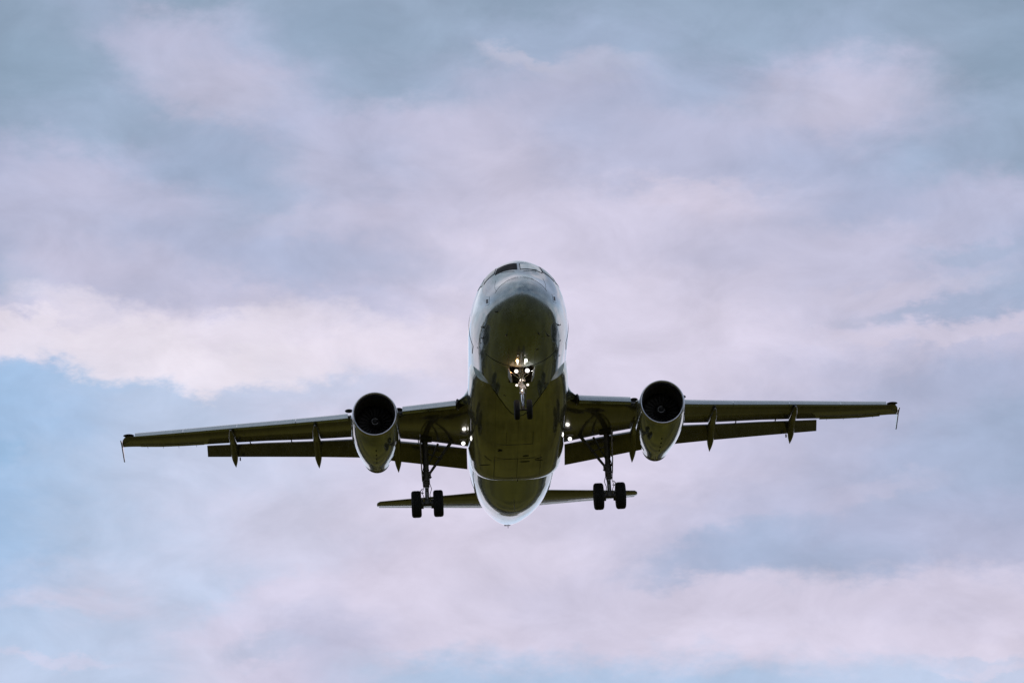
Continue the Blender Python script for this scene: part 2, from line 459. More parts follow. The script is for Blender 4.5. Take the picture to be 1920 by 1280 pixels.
# ================================================================ the aircraft
plane = bpy.data.objects.new('airliner', None); col.objects.link(plane)
plane.empty_display_size = 3
tag(plane, 'grey twin-engine jet airliner head-on overhead, landing gear down, flaps out and lights on', 'airplane')
POSE = Matrix.Translation((0, 0, 1.7)) @ Euler((R(CAM_EL), 0, 0)).to_matrix().to_4x4() @ \
       Matrix.Translation((0.3368, 102.2933, 2.4667)) @ Euler((-0.3745, -0.0413, 0.0335)).to_matrix().to_4x4()
plane.matrix_world = POSE
# inside the aircraft: x to the photograph's right, y aft from the nose tip, z up from the cabin centre line (metres)

FUS = [  # y, half width, top z, bottom z
 (0.0, .001, -.62, -.621), (.03, .16, -.47, -.78), (.1, .30, -.33, -.91), (.25, .49, -.16, -1.06), (.5, .72, .03, -1.22), (.8, .93, .22, -1.36),
 (1.2, 1.15, .46, -1.50), (1.6, 1.32, .76, -1.61), (2.0, 1.46, 1.16, -1.70), (2.4, 1.57, 1.55, -1.78), (2.8, 1.66, 1.79, -1.85),
 (3.3, 1.75, 1.93, -1.91), (4.0, 1.85, 2.02, -1.98), (5.0, 1.93, 2.06, -2.04),
 (6.0, 1.965, 2.06, -2.065), (7.0, 1.975, 2.07, -2.07),
 (20.5, 1.975, 2.07, -2.07), (22.0, 1.91, 2.07, -1.98), (24.0, 1.79, 2.06, -1.66), (26.0, 1.62, 2.03, -1.22), (28.0, 1.37, 1.97, -.72),
 (30.0, 1.05, 1.87, -.18), (32.0, .67, 1.72, .43), (33.0, .45, 1.62, .80), (33.6, .30, 1.52, 1.02), (33.84, .22, 1.46, 1.10)]
def fus_pt(y, t):
    """t: 0 at the keel, pi at the crown, positive towards +x"""
    w, zt, zb = interp(FUS, y)
    zc = (zt + zb) / 2; h = (zt - zb) / 2
    if y < 6.0:                                      # the nose carries its widest line lower than mid height
        k = max(0, 1 - y / 6.0); zc2 = zc - .10 * k * h * 1.2
    else: zc2 = zc
    c, s = math.cos(t), math.sin(t)
    if c < 0 and .6 < y < 6.0:                       # flight deck roof is narrower than a plain ellipse
        p = 1 + .12 * math.sin(math.pi * ((y - .6) / 5.4) ** .6) * c * c
        s = math.copysign(abs(s) ** p, s)
    z = zc2 - c * ((zc2 - zb) if c > 0 else (zt - zc2))
    return Vector((w * s, y, z))
def fus_n(y, t):
    e = 1e-3
    a = fus_pt(y + e, t) - fus_pt(y - e, t); b = fus_pt(y, t + e) - fus_pt(y, t - e)
    n = a.cross(b).normalized()
    return n if n.dot(fus_pt(y, t) - Vector((0, y, fus_pt(y, math.pi/2).z))) > 0 else -n

NSEG = 128
BAY = (4.35, 5.95, 5)                                # nose gear bay: from, to, segments each side of the keel
def build_fuselage():
    ys = [0, .01, .03, .06, .1, .15, .2, .27, .35, .43, .52, .62, .72, .84, .96, 1.1, 1.25, 1.4, 1.55, 1.7, 1.85, 2.0, 2.15, 2.3, 2.45, 2.6, 2.8, 3.0, 3.2, 3.45, 3.7, 4.0, 4.35,
          4.6, 4.9, 5.2, 5.6, 5.95, 6.4, 7, 8, 9, 10, 12, 14, 16, 18, 19.5, 20.5, 21, 21.5, 22, 22.5, 23]
    y = 23.5
    while y < 33.7: ys.append(y); y += .4
    ys.append(33.84)
    bm = bmesh.new()
    vs = [[bm.verts.new(fus_pt(yy, 2 * math.pi * k / NSEG)) for k in range(NSEG)] for yy in ys]
    for i in range(len(ys) - 1):
        for k in range(NSEG):
            kk = k if k < NSEG / 2 else k - NSEG
            if BAY[0] - .01 <= ys[i] and ys[i + 1] <= BAY[1] + .01 and -BAY[2] <= kk < BAY[2]: continue
            j = (k + 1) % NSEG
            bm.faces.new((vs[i][k], vs[i][j], vs[i + 1][j], vs[i + 1][k]))
    bm.faces.new(vs[-1])
    return link('fuselage', bm, M['fus'], plane, sharp=60)
fus = build_fuselage()

def patch(y0, y1, t0, t1, off, th, ny=6, nt=6, corners=None, rnd=0):
    """curved shell panel lying on the fuselage; corners = four (y,t) for a free quadrilateral"""
    bm = bmesh.new()
    if corners is None: corners = [(y0, t0), (y1, t0), (y1, t1), (y0, t1)]
    out = []
    for o in (off, off - th):
        g = []
        for i in range(ny + 1):
            u = i / ny; row = []
            for j in range(nt + 1):
                v = j / nt
                y = (corners[0][0]*(1-u)+corners[1][0]*u)*(1-v) + (corners[3][0]*(1-u)+corners[2][0]*u)*v
                t = (corners[0][1]*(1-u)+corners[1][1]*u)*(1-v) + (corners[3][1]*(1-u)+corners[2][1]*u)*v
                row.append(bm.verts.new(fus_pt(y, t) + fus_n(y, t) * o))
            g.append(row)
        out.append(g)
    for g in out:
        for i in range(ny):
            for j in range(nt): bm.faces.new((g[i][j], g[i+1][j], g[i+1][j+1], g[i][j+1]))
    a, b = out
    for i in range(ny):
        bm.faces.new((a[i][0], a[i+1][0], b[i+1][0], b[i][0])); bm.faces.new((a[i][nt], a[i+1][nt], b[i+1][nt], b[i][nt]))
    for j in range(nt):
        bm.faces.new((a[0][j], a[0][j+1], b[0][j+1], b[0][j])); bm.faces.new((a[ny][j], a[ny][j+1], b[ny][j+1], b[ny][j]))
    return bm
def grow(c, k):
    cy = sum(p[0] for p in c) / 4; ct = sum(p[1] for p in c) / 4
    out = []
    for y, t in c:
        dy, dt = y - cy, t - ct
        out.append((y + math.copysign(k, dy), t + math.copysign(k / 1.5, dt)))
    return out

# ---- flight deck windows: corners (y aft, angle from keel in degrees)
def cockpit():
    A = R
    defs = [
      ('windscreen', [(2.26, 176.4), (2.50, 149.6), (2.13, 142.2), (1.89, 176.0)]),
      ('side_window', [(2.60, 146.6), (3.08, 134.0), (2.42, 121.3), (2.22, 140.6)]),
      ('aft_window', [(3.16, 132.2), (3.42, 125.5), (3.2, 116.2), (2.52, 118.6)])]
    for sx in (-1, 1):
        for nm, q in defs:
            c = [(y, sx * A(t)) for y, t in q]
            f = link('window_seal', patch(0, 0, 0, 0, .006, .02, 6, 6, grow(c, .032)), M['seal'], plane)
            lit = (sx > 0)
            g = link(nm, patch(0, 0, 0, 0, .011, .02, 8, 8, c), M['glass_mid'] if nm != 'windscreen' else M['glass_sky_tint'] if lit else M['glass'], plane)
            f.parent = g
            if nm == 'windscreen': g['label'] = 'front pane coloured pale for its sky reflection' if lit else 'dark front pane'
    # windscreen wipers, parked
    for sx in (-1, 1):
        a, b = fus_pt(1.84, sx*A(171)) + Vector((0, -.03, .03)), fus_pt(2.06, sx*A(150)) + Vector((0, -.035, .03))
        bm = bmesh.new(); tube(bm, [a, (a + b) / 2 + Vector((0, -.01, .01)), b], .011, 8); link('wiper', bm, M['dark'], plane)
    return
cockpit()


# ---- nose gear bay
def build_nose_gear():
    # bay walls recessed into the fuselage
    bm = bmesh.new()
    a = 2 * math.pi * BAY[2] / NSEG
    p0, p1 = fus_pt(BAY[0], a), fus_pt(BAY[1], a); w = p0.x
    x0, x1, y0, y1, zt, zb = -w, w, BAY[0], BAY[1], -1.15, fus_pt(5, a).z + .01
    v = [bm.verts.new(q) for q in ((x0,y0,zb-.0),(x1,y0,zb),(x1,y1,zb),(x0,y1,zb),(x0,y0,zt),(x1,y0,zt),(x1,y1,zt),(x0,y1,zt))]
    for f in ((0,1,5,4),(1,2,6,5),(2,3,7,6),(3,0,4,7),(4,5,6,7)): bm.faces.new([v[i] for i in f])
    for i in range(5):
        box(bm, (0, y0 + .25 + i * .28, zt + .03), (2 * w - .04, .04, .05))
    for sx in (-1, 1): tube(bm, [(sx * w * .8, y0 + .05, -1.7), (sx * w * .8, y1 - .05, -1.6)], .02, 8)
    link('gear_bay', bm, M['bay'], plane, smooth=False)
    # doors hang open either side of the bay
    for sx in (-1, 1):
        bm = bmesh.new()
        plate(bm, [(sx*.50, 4.42, -2.0), (sx*.50, 5.30, -2.02), (sx*.40, 5.26, -2.28), (sx*.375, 5.0, -2.36), (sx*.40, 4.50, -2.30)], (sx, 0, .35), .03)
        d = link('gear_door', bm, M['strut'], plane, smooth=False)
        bm = bmesh.new(); box(bm, (sx*.42, 4.9, -2.12), (.02, .5, .04), (0, sx*-.3, 0)); link('stiffener', bm, M['dirty'], d, smooth=False)
    # leg
    gear = bpy.data.objects.new('nose_gear', None); col.objects.link(gear); gear.parent = plane
    bm = bmesh.new()
    T, Bt = Vector((0, 5.25, -1.3)), Vector((0, 5.07, -3.48))
    def at(k): return T + (Bt - T) * k
    tube(bm, [at(0), at(.50), at(.52), at(.60), at(.61)], [.075, .075, .10, .10, .08], 20)
    tube(bm, [at(.66), at(.70)], [.10, .10], 20)
    for k in (.36, .46, .55): box(bm, at(k) + Vector((0, -.02, 0)), (.19, .14, .05), bev=.01)
    for k, sx in ((.40, 1), (.47, -1), (.54, 1)): tube(bm, [at(k) + Vector((sx*.09, -.05, 0)), at(k + .06) + Vector((sx*.14, -.03, 0))], .035, 10)
    link('strut', bm, M['strut'], gear)
    bm = bmesh.new(); tube(bm, [at(.61), at(.95)], .055, 20); link('oleo_piston', bm, M['chrome'], gear)
    bm = bmesh.new()
    for sx in (-1, 1):
        tube(bm, [at(.62) + Vector((sx*.07, -.07, 0)), at(.78) + Vector((0, -.30, .02))], .018, 8)
        tube(bm, [at(.94) + Vector((sx*.06, -.06, 0)), at(.78) + Vector((0, -.30, .02))], .018, 8)
    link('torque_link', bm, M['strut'], gear)
    bm = bmesh.new()                                   # drag brace running forward into the bay
    for sx in (-1, 1): tube(bm, [(sx*.07, 4.45, -1.5), (sx*.05, 5.12, -2.35)], .03, 10)
    tube(bm, [(.0, 4.9, -1.9), (0, 5.1, -2.2)], .035, 10)
    tube(bm, [(-.45, 5.0, -1.9), (-.08, 5.14, -2.18)], .02, 8); tube(bm, [(.45, 5.0, -1.9), (.08, 5.14, -2.18)], .02, 8)
    link('drag_brace', bm, M['chrome'], gear)
    bm = bmesh.new()
    tube(bm, [at(.45) + Vector((.1, 0, 0)), at(.6) + Vector((.17, -.04, 0)), at(.75) + Vector((.12, -.05, 0)), at(.93) + Vector((.04, 0, 0))], .012, 6)
    tube(bm, [at(.3) + Vector((-.1, 0, 0)), at(.5) + Vector((-.15, -.04, 0)), at(.62) + Vector((-.08, -.05, 0))], .012, 6)
    link('hose', bm, M['hose'], gear)
    bm = bmesh.new(); tube(bm, [Bt + Vector((-.17, 0, 0)), Bt + Vector((.17, 0, 0))], .045, 14); box(bm, Bt + Vector((0, 0, .06)), (.13, .13, .16), bev=.02)
    link('axle', bm, M['dirty'], gear)
    for sx in (-1, 1): wheel(gear, (sx*.245, 5.07, -3.48), .39, .21, sx)
    # lamps: two big ones just inside the opening, two smaller lower on the leg
    for sx, y, z, r, mm, e, c in ((-1, 4.62, -2.06, .078, 'lampw', 7, (1, .50, .20)), (1, 4.62, -2.05, .085, 'lamp', 6, (1, .98, .92)),
                                  (-1, 4.98, -2.50, .05, 'lampw', .8, (1, .85, .7)), (1, 4.98, -2.50, .05, 'lampw', .8, (1, .85, .7))):
        x = (-.20 if sx < 0 else .225)
        o = lamp_unit('landing_light' if r > .07 else 'taxi_light', (x, y, z), r, M[mm], gear)
        # bracket
        bm = bmesh.new(); tube(bm, [(x, y + .06, z), (x*.35, 5.1, z - .02)], .015, 8); link('bracket', bm, M['strut'], gear)
        point_lamp((x, y - (.38 if r > .07 else .1), z - (.17 if r > .07 else .02)), e, c, .06 if r > .07 else .03)

def point_lamp(p, e, c, r=.05):
    ld = bpy.data.lights.new('lamp_light', 'POINT'); ld.energy = e; ld.color = c; ld.shadow_soft_size = r
    o = bpy.data.objects.new('lamp_light', ld); col.objects.link(o); o.parent = plane; o.location = p
def lamp_unit(name, c, r, lens, parent):
    bm = bmesh.new()
    revolve(bm, [(.01, r*.97), (-.005, r*1.08), (.02, r*1.1), (.07, r*.85), (.12, r*.3), (.125, .001)], c, 'y', 32)
    o = link(name, bm, M['dirty'], parent)
    bm = bmesh.new(); revolve(bm, [(-.045, .001), (-.04, r*.4), (-.02, r*.8), (.005, r*.98)], c, 'y', 32)
    l = link('lens', bm, lens, o) if parent.parent is None else link('lens', bm, lens, parent)
    return o

def wheel(parent, c, r, w, sx):
    """tyre with rounded shoulders and tread grooves, plus a hub"""
    h = w / 2
    prof = [(-h*.72, r*.52), (-h*.9, r*.60), (-h*1.0, r*.74), (-h*.97, r*.86), (-h*.84, r*.945), (-h*.62, r*.985)]
    for gx in (-.42, -.14, .14, .42):
        prof += [(h*(gx-.05), r*.997), (h*(gx-.035), r*.975), (h*(gx+.035), r*.975), (h*(gx+.05), r*.997)]
    prof += [(h*.62, r*.985), (h*.84, r*.945), (h*.97, r*.86), (h*1.0, r*.74), (h*.9, r*.60), (h*.72, r*.52)]
    bm = bmesh.new(); revolve(bm, prof, c, 'x', 64); t = link('tyre', bm, M['tyre'], parent)
    bm = bmesh.new()
    revolve(bm, [(-h*.72, r*.52), (-h*.45, r*.48), (-h*.4, r*.25), (-h*.75, r*.2), (-h*.8, .001)], c, 'x', 32)
    revolve(bm, [(h*.72, r*.52), (h*.45, r*.48), (h*.4, r*.25), (h*.75, r*.2), (h*.8, .001)], c, 'x', 32)
    for k in range(9):
        a = 2*math.pi*k/9; tube(bm, [(c[0]-h*.6, c[1]+math.cos(a)*r*.36, c[2]+math.sin(a)*r*.36), (c[0]+h*.6, c[1]+math.cos(a)*r*.36, c[2]+math.sin(a)*r*.36)], r*.05, 8)
    link('wheel_hub', bm, M['hub'], parent)
build_nose_gear()

# ---- main landing gear
def build_main_gear(sx):
    gear = bpy.data.objects.new('main_gear', None); col.objects.link(gear); gear.parent = plane
    X = sx * 3.83; ax = -3.47
    def V(x, y, z):                                     # the leg leans a little aft towards the wheels
        yc = 15.4 - .175 * (z + 3.47)
        return Vector((X + sx * x, yc + y, z - .394 * (16.1 - yc)))
    bm = bmesh.new()
    tube(bm, [V(0, .0, -.6), V(0, .03, -2.0), V(0, .02, -2.05), V(0, .01, -2.55), V(0, .01, -2.62), V(0, 0, -2.72)], [.12, .12, .145, .145, .12, .12], 24)
    box(bm, V(-.1, .02, -2.13), (.20, .2, .16), bev=.02)
    box(bm, V(-.02, -.12, -2.45), (.22, .1, .10), bev=.02); box(bm, V(.03, -.1, -2.68), (.26, .12, .08), bev=.02)
    box(bm, V(0, -.13, -2.9), (.12, .1, .12), bev=.02)
    for k in range(5): tube(bm, [V(.0, 0, -1.2 - k*.25), V(0, 0, -1.23 - k*.25)], .135, 20)
    tube(bm, [V(-.14, -.05, -2.28), V(-.2, -.05, -2.34)], .05, 10)
    link('strut', bm, M['dirty'], gear)
    bm = bmesh.new(); tube(bm, [V(0, 0, -2.7), V(0, 0, -3.42)], .085, 20); link('oleo_piston', bm, M['hub'], gear)
    bm = bmesh.new()                                    # side brace to the wing root, in two articulated halves
    tube(bm, [V(-1.15, -.05, -.70), V(-.62, 0, -1.45)], [.075, .065], 14); tube(bm, [V(-.62, 0, -1.45), V(-.14, .02, -2.12)], [.065, .055], 14)
    ball(bm, V(-.62, 0, -1.45), .09, seg=14)
    tube(bm, [V(-.62, 0, -1.45), V(-.1, .03, -1.25)], .03, 10)
    link('side_brace', bm, M['dirty'], gear)
    bm = bmesh.new(); tube(bm, [V(-.55, .15, -.75), V(-.3, .15, -1.3)], .05, 12); tube(bm, [V(-.3, .15, -1.3), V(-.05, .1, -1.8)], .035, 12)
    link('retraction_actuator', bm, M['dirty'], gear)
    bm = bmesh.new()
    for q in (-1, 1):
        tube(bm, [V(q*.07, .1, -2.7), V(0, .42, -3.02)], .028, 8); tube(bm, [V(0, .42, -3.02), V(q*.07, .1, -3.38)], .028, 8)
    link('torque_link', bm, M['dirty'], gear)
    bm = bmesh.new()
    tube(bm, [V(.12, -.08, -1.9), V(.18, -.12, -2.3), V(.13, -.12, -2.8), V(.2, -.14, -3.02), V(.1, -.1, -3.3)], .016, 6)
    tube(bm, [V(-.1, -.1, -2.5), V(-.2, -.12, -2.85), V(-.12, -.12, -3.1), V(-.15, -.1, -3.35)], .016, 6)
    tube(bm, [V(.18, -.1, -2.82), V(.27, -.1, -2.92), V(.22, -.1, -3.03), V(.13, -.1, -3.0)], .02, 8)
    link('hose', bm, M['hose'], gear)
    bm = bmesh.new(); tube(bm, [V(-.34, 0, ax), V(.34, 0, ax)], .09, 16)
    box(bm, V(0, 0, -3.40), (.24, .26, .26), bev=.04)
    for q in (-1, 1): tube(bm, [V(q*.16, 0, ax), V(q*.30, 0, ax)], .2, 24)
    link('axle', bm, M['dirty'], gear)
    for q in (-1, 1): wheel(gear, tuple(V(sx*q*.46, 0, ax)), .57, .42, q)
    bm = bmesh.new()                                    # leg door, carried on the outboard side
    plate(bm, [V(.20, -.42, -.66), V(.20, .30, -.66), V(.185, .40, -1.9), V(.17, .10, -2.42), V(.165, -.10, -2.45), V(.185, -.36, -1.95)], (1, 0, .02), .05)
    tube(bm, [V(.0, 0, -1.5), V(.2, 0, -1.5)], .03, 8); tube(bm, [V(.0, 0, -2.1), V(.18, 0, -2.1)], .03, 8)
    link('leg_door', bm, M['wing'], gear, smooth=False)
    bm = bmesh.new()                                    # open well in the wing above the leg
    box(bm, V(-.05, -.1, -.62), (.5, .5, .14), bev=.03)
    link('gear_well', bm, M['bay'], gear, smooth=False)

# ---- belly fairing
BEL = [  # y, half width, bottom z, mid z
 (7.0, 1.80, -1.75, -.7), (7.6, 1.93, -1.86, -.7), (8.3, 1.985, -1.95, -.75), (9.2, 2.02, -2.03, -.85), (10.1, 2.05, -2.10, -.9), (11.2, 2.06, -2.25, -.9), (12.4, 2.06, -2.38, -.9), (13.5, 2.06, -2.43, -.9),
 (15.0, 2.05, -2.44, -.9), (16.3, 2.03, -2.42, -.9), (17.0, 2.0, -2.33, -.9), (17.6, 1.96, -2.15, -.88), (18.2, 1.90, -1.90, -.85), (18.8, 1.82, -1.6, -.8), (19.6, 1.6, -1.2, -.7)]
def build_belly():
    bm = bmesh.new(); rings = []; y = 7.0
    while y < 19.61:
        w, zb, zm = interp(BEL, y); ring = []
        n = 64
        for k in range(n):
            t = 2*math.pi*k/n; c, s = math.cos(t), math.sin(t); e = 2 / 3.0
            x = math.copysign(abs(s)**e, s) * w
            if c > 0: z = zm - abs(c)**e * (zm - zb)
            else: z = zm + abs(c) * .8
            if c <= 0: x = s * w
            ring.append((x, y, z))
        rings.append(ring); y += .2
    loft(bm, rings)
    b = link('belly_fairing', bm, M['belly'], plane, sharp=50)
    # small fittings under the fairing: drain masts, inlets, strake
    for x, y, l, w in ((-.75, 12.9, .2, .25), (.33, 13.6, .25, .3), (.3, 14.3, .16, .5), (-1.35, 14.5, .12, .55), (.05, 16.9, .9, .05), (.9, 14.2, .1, .4)):
        bm = bmesh.new(); zb = interp(BEL, y)[1] - .012
        ball(bm, (x, y, zb + .012), 1, (w*.45, l*.35, .02), 16)
        link('air_inlet' if w > .1 else 'drain_mast', bm, M['bay'], b)
    # dark tube for the seam with its shadow painted in, where the fairing's front lip meets the body, a V seen from below
    def half(T, y, z, belly):
        if belly:
            w, zb, zm = interp(BEL, y)
            if z <= zb: return -1
            return w * max(0, 1 - ((zm - z) / (zm - zb)) ** 3.0) ** (1 / 3.0) if z < zm else w
        w, zt, zb = interp(FUS, y); zc = (zt + zb) / 2
        if z <= zb: return 0
        return w * math.sqrt(max(0, 1 - ((z - zc) / ((zt - zb) / 2)) ** 2))
    for sx in (-1, 1):
        pts = []; y = 7.35
        while y < 10.0:
            z = -.8
            while z > -2.2 and half(None, y, z, True) > half(None, y, z, False): z -= .01
            if z < -.85: pts.append((sx * (half(None, y, z, False) + .004), y, z - .004))
            y += .08
        if len(pts) > 2:
            bm = bmesh.new(); tube(bm, pts, .013, 6); link('seam', bm, M['seal'], b)
    # door and panel seams on the flat underside
    def zb(y): return interp(BEL, y)[1] - .003
    for x0, y0, x1, y1 in ((-.98, 13.9, -.98, 16.5), (.98, 13.9, .98, 16.5), (-.98, 13.9, .98, 13.9), (0, 13.9, 0, 16.5), (-1.0, 12.3, .6, 12.3), (.6, 11.2, .6, 12.3), (-.5, 11.2, -.5, 12.3), (-.98, 16.5, .98, 16.5)):
        bm = bmesh.new(); tube(bm, [(x0 + (x1-x0)*k/8, y0 + (y1-y0)*k/8, zb(y0 + (y1-y0)*k/8) - .03 * 0) for k in range(9)], .007, 6); link('seam', bm, M['bay'], b)
build_belly()

# ---- wings
def zr(s): return -1.3 + .105 * (s - 2) + .0022 * (s - 2) ** 2
# s, leading edge y (box ahead of it carries the slat), trailing edge y, thickness
WING = [(1.55, 9.6, 15.62, .84), (2.0, 10.45, 15.50, .80), (2.5, 10.92, 15.36, .76), (4.8, 12.02, 14.96, .50), (6.3, 12.62, 14.95, .40), (6.95, 12.95, 15.21, .37),
        (8.7, 13.83, 15.92, .31), (10.6, 14.86, 16.61, .27), (13.2, 16.28, 17.81, .22), (15.2, 17.30, 18.75, .17), (16.4, 17.95, 19.17, .13)]
AF_L = [(0, .35), (.01, .22), (.03, .12), (.08, .03), (.2, -.06), (.35, -.10), (.5, -.09), (.65, -.04), (.8, .03), (.9, .06), (1, .065)]
AF_U = [(1, .085), (.9, .20), (.75, .42), (.6, .62), (.45, .78), (.3, .86), (.18, .84), (.08, .70), (.03, .55), (.01, .45)]
def wing_ring(s, sx, T=WING):
    le, te, th = interp(T, s); c = te - le; z0 = zr(s)
    return [(sx*s, le + a*c, z0 + b*th) for a, b in AF_L + AF_U]
def slat_ring(s, sx, y0, dn=0.0):
    """nose shell: y0 leading edge, front face height h"""
    f = (s - 2) / 15
    h = .33 - .15 * f; d = .62 - .30 * f
    z0 = zr(s) + .02 - dn
    pts = [(d*.55, -.03), (.15*d, -.035), (.04*d, -.03), (.0, .02), (.015*d, .10), (.06*d, .25), (.14*d, .45), (.26*d, .66), (.42*d, .83), (.7*d, .97), (1.0*d, 1.03),
           (1.0*d, .96), (.7*d, .86), (.47*d, .6), (.34*d, .35), (.3*d, .1), (d*.55, .02)]
    return [(sx*s, y0 + a, z0 + b*(h + .06)) for a, b in pts]
SLAT_Y = [(2.45, 10.42), (4.8, 11.62), (7.0, 12.88), (9.2, 14.0), (11.75, 15.30), (14.15, 16.62), (16.35, 17.86)]
def build_wing(sx):
    bm = bmesh.new()
    ss = [1.55, 1.8, 2.0, 2.25, 2.5, 3.2, 4, 4.8, 5.5, 6.3, 6.95, 7.8, 8.7, 9.6, 10.6, 11.9, 13.2, 14.2, 15.2, 16.4]
    rings = [wing_ring(s, sx) for s in ss]
    # rounded tip: leading edge sweeps back hard
    for s, le, te, th in ((16.6, 18.0, 19.25, .15), (16.78, 18.16, 19.33, .14), (16.92, 18.50, 19.40, .12), (17.0, 18.95, 19.44, .09)):
        c = te - le; z0 = zr(s)
        rings.append([(sx*s, le + a*c, z0 + b*th) for a, b in AF_L + AF_U])
    loft(bm, rings)
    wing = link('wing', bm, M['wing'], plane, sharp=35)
    # fillet where the wing meets the body
    bm = bmesh.new(); rings = []
    for s, le, zt_, zb_ in ((1.6, 7.4, .55, .35), (1.85, 8.0, .42, .30), (1.95, 8.6, .34, .25), (2.05, 9.35, .27, .18), (2.18, 9.95, .22, .10), (2.32, 10.28, .19, .05), (2.46, 10.45, .17, .03), (2.52, 10.62, .12, .0)):
        n = 24; c = 15.3 - le; zc = -1.02; ring = []
        for k in range(n):
            t = 2*math.pi*k/n; a = (1 - math.cos(t)) / 2
            e = math.sqrt(max(0, a*(1-a))) * 2 * (1 - .35*a)
            ring.append((sx*s, le + a*c, zc + (math.sin(t) > 0) * e * zt_ * 1.1 - (math.sin(t) < 0) * e * zb_ * 1.2))
        rings.append(ring)
    loft(bm, rings)
    link('root_fillet', bm, M['fus'], wing, sharp=60)
    # slats: one inboard of the engine, four outboard
    for a, b in ((2.52, 4.70), (6.98, 9.19), (9.21, 11.74), (11.76, 14.14), (14.16, 16.34)):
        bm = bmesh.new(); n = 6
        loft(bm, [slat_ring(a + (b-a)*k/n, sx, interp(SLAT_Y, a + (b-a)*k/n)[0]) for k in range(n+1)])
        link('slat', bm, M['slat'], wing, sharp=30)
    for s, y, z in ((4.86, 12.1, -.70), (6.92, 12.75, -.43)):
        bm = bmesh.new(); ball(bm, (sx*s, y, z), 1, (.17, .2, .05), 20); link('slat_end_cap', bm, M['dark'], wing)
    bm = bmesh.new(); ball(bm, (sx*2.44, 10.75, -1.08), 1, (.09, .42, .20), 20); link('slat_end_cap', bm, M['dark'], wing)
    # flaps, lowered
    def flap(pts, name='flap'):
        bm = bmesh.new(); rings = []
        for s, le, zl, te, zt_ in pts:
            L_ = Vector((0, te - le, zt_ - zl)); c = L_.length; d = L_.normalized(); n = Vector((0, -d.z, d.y))
            ring = []
            for a, b in ((0, 0), (.02, -.05), (.1, -.075), (.3, -.075), (.6, -.04), (1, -.004), (1, .004), (.7, .06), (.4, .115), (.2, .12), (.08, .09), (.02, .05)):
                p = Vector((sx*s, le, zl)) + d * (a*c) + n * (b*c)
                ring.append(p)
            rings.append(ring)
        loft(bm, rings); return link(name, bm, M['flap'], wing, sharp=35)
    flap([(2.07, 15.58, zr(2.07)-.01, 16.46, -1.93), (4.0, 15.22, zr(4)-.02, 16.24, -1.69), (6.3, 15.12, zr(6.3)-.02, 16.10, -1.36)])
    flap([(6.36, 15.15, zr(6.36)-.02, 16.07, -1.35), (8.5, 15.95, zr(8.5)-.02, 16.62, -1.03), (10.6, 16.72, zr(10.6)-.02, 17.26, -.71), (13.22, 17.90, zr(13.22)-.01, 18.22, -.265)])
    # aileron, a touch down on the photograph's right
    dn = .0 if sx < 0 else .03
    bm = bmesh.new(); rings = []
    for s in (13.34, 14.3, 15.3, 16.2):
        le, te, th = interp(WING, s); z = zr(s)
        rings.append([(sx*s, te-.28, z-.012), (sx*s, te+.04, z+.012-dn), (sx*s, te+.04, z+.022-dn), (sx*s, te-.28, z+.09)])
    loft(bm, rings); link('aileron', bm, M['flap'], wing, smooth=False)
    # flap track fairings: long canoes under the wing whose tails droop with the flap
    for s, y0, y1, z1, w in ((5.0, 13.3, 17.1, -1.80, .165), (8.39, 13.75, 17.40, -1.35, .165), (12.02, 15.35, 18.39, -.81, .155)):
        bm = bmesh.new(); rings = []; z0 = zr(s); n = 22
        for k in range(n + 1):
            u = k / n; y = y0 + (y1 - y0) * u
            e = (min(1, (u / .25)) ** .5) * (1 if u < .76 else max(0.02, 1 - ((u - .76) / .24) ** 1.7))
            drop = (z1 - z0 + .12) * max(0, (u - .45) / .55) ** 1.25
            zc = z0 - .06 + drop
            dep = .21 * e
            ring = [(sx*s + w*e*math.sin(t), y, zc - dep*math.cos(t)*(1.0 if math.cos(t) > 0 else .6)) for t in [2*math.pi*j/20 for j in range(20)]]
            rings.append(ring)
        loft(bm, rings); f = link('flap_track_fairing', bm, M['flap'], wing, sharp=50)
    # small hinge fittings and static wicks seen against the sky
    for s in (4.1, 9.5, 11.3):
        bm = bmesh.new(); le, te, th = interp(WING, s); box(bm, (sx*s, te + .05, zr(s) - .0), (.04, .22, .05)); link('flap_hinge', bm, M['dark'], wing, smooth=False)
    bm = bmesh.new(); box(bm, (sx*11.78, 17.55, -.66), (.05, .12, .12)); link('flap_hinge', bm, M['dark'], wing, smooth=False)
    for s in (13.7, 14.5, 15.2, 15.9):
        bm = bmesh.new(); le, te, th = interp(WING, s); tube(bm, [(sx*s, te, zr(s)), (sx*s, te + .18, zr(s) - .01)], .008, 6); link('static_wick', bm, M['dark'], wing)
    # wing tip fence, up and down
    z = zr(17.0)
    bm = bmesh.new()
    plate(bm, [(sx*17.02, 18.55, z), (sx*17.02, 19.0, z-.10), (sx*17.0, 19.75, z-.52), (sx*17.0, 19.88, z-.54), (sx*17.03, 19.62, z+.02), (sx*17.05, 19.95, z+.40), (sx*17.05, 19.8, z+.41), (sx*17.04, 19.05, z+.14)], (1, 0, 0), .045)
    link('wingtip_fence', bm, M['flap'], wing, smooth=False)
    bm = bmesh.new(); ball(bm, (sx*16.62, 18.05, z + .03), 1, (.24, .16, .05), 16); link('tip_cap', bm, M['dark'], wing)  # added dark cap that rounds out the tip corner, not a lamp
    # landing light under the root, extended and lit
    q = (sx*2.23, 14.0, -1.62)
    lamp_unit('landing_light', q, .082, M['lamp'], wing)
    bm = bmesh.new(); box(bm, (q[0], q[1] + .2, q[2] + .16), (.3, .45, .05)); tube(bm, [(q[0], q[1]+.1, q[2]), (q[0], q[1]+.25, q[2]+.16)], .03, 8)
    link('light_bracket', bm, M['dirty'], wing, smooth=False)
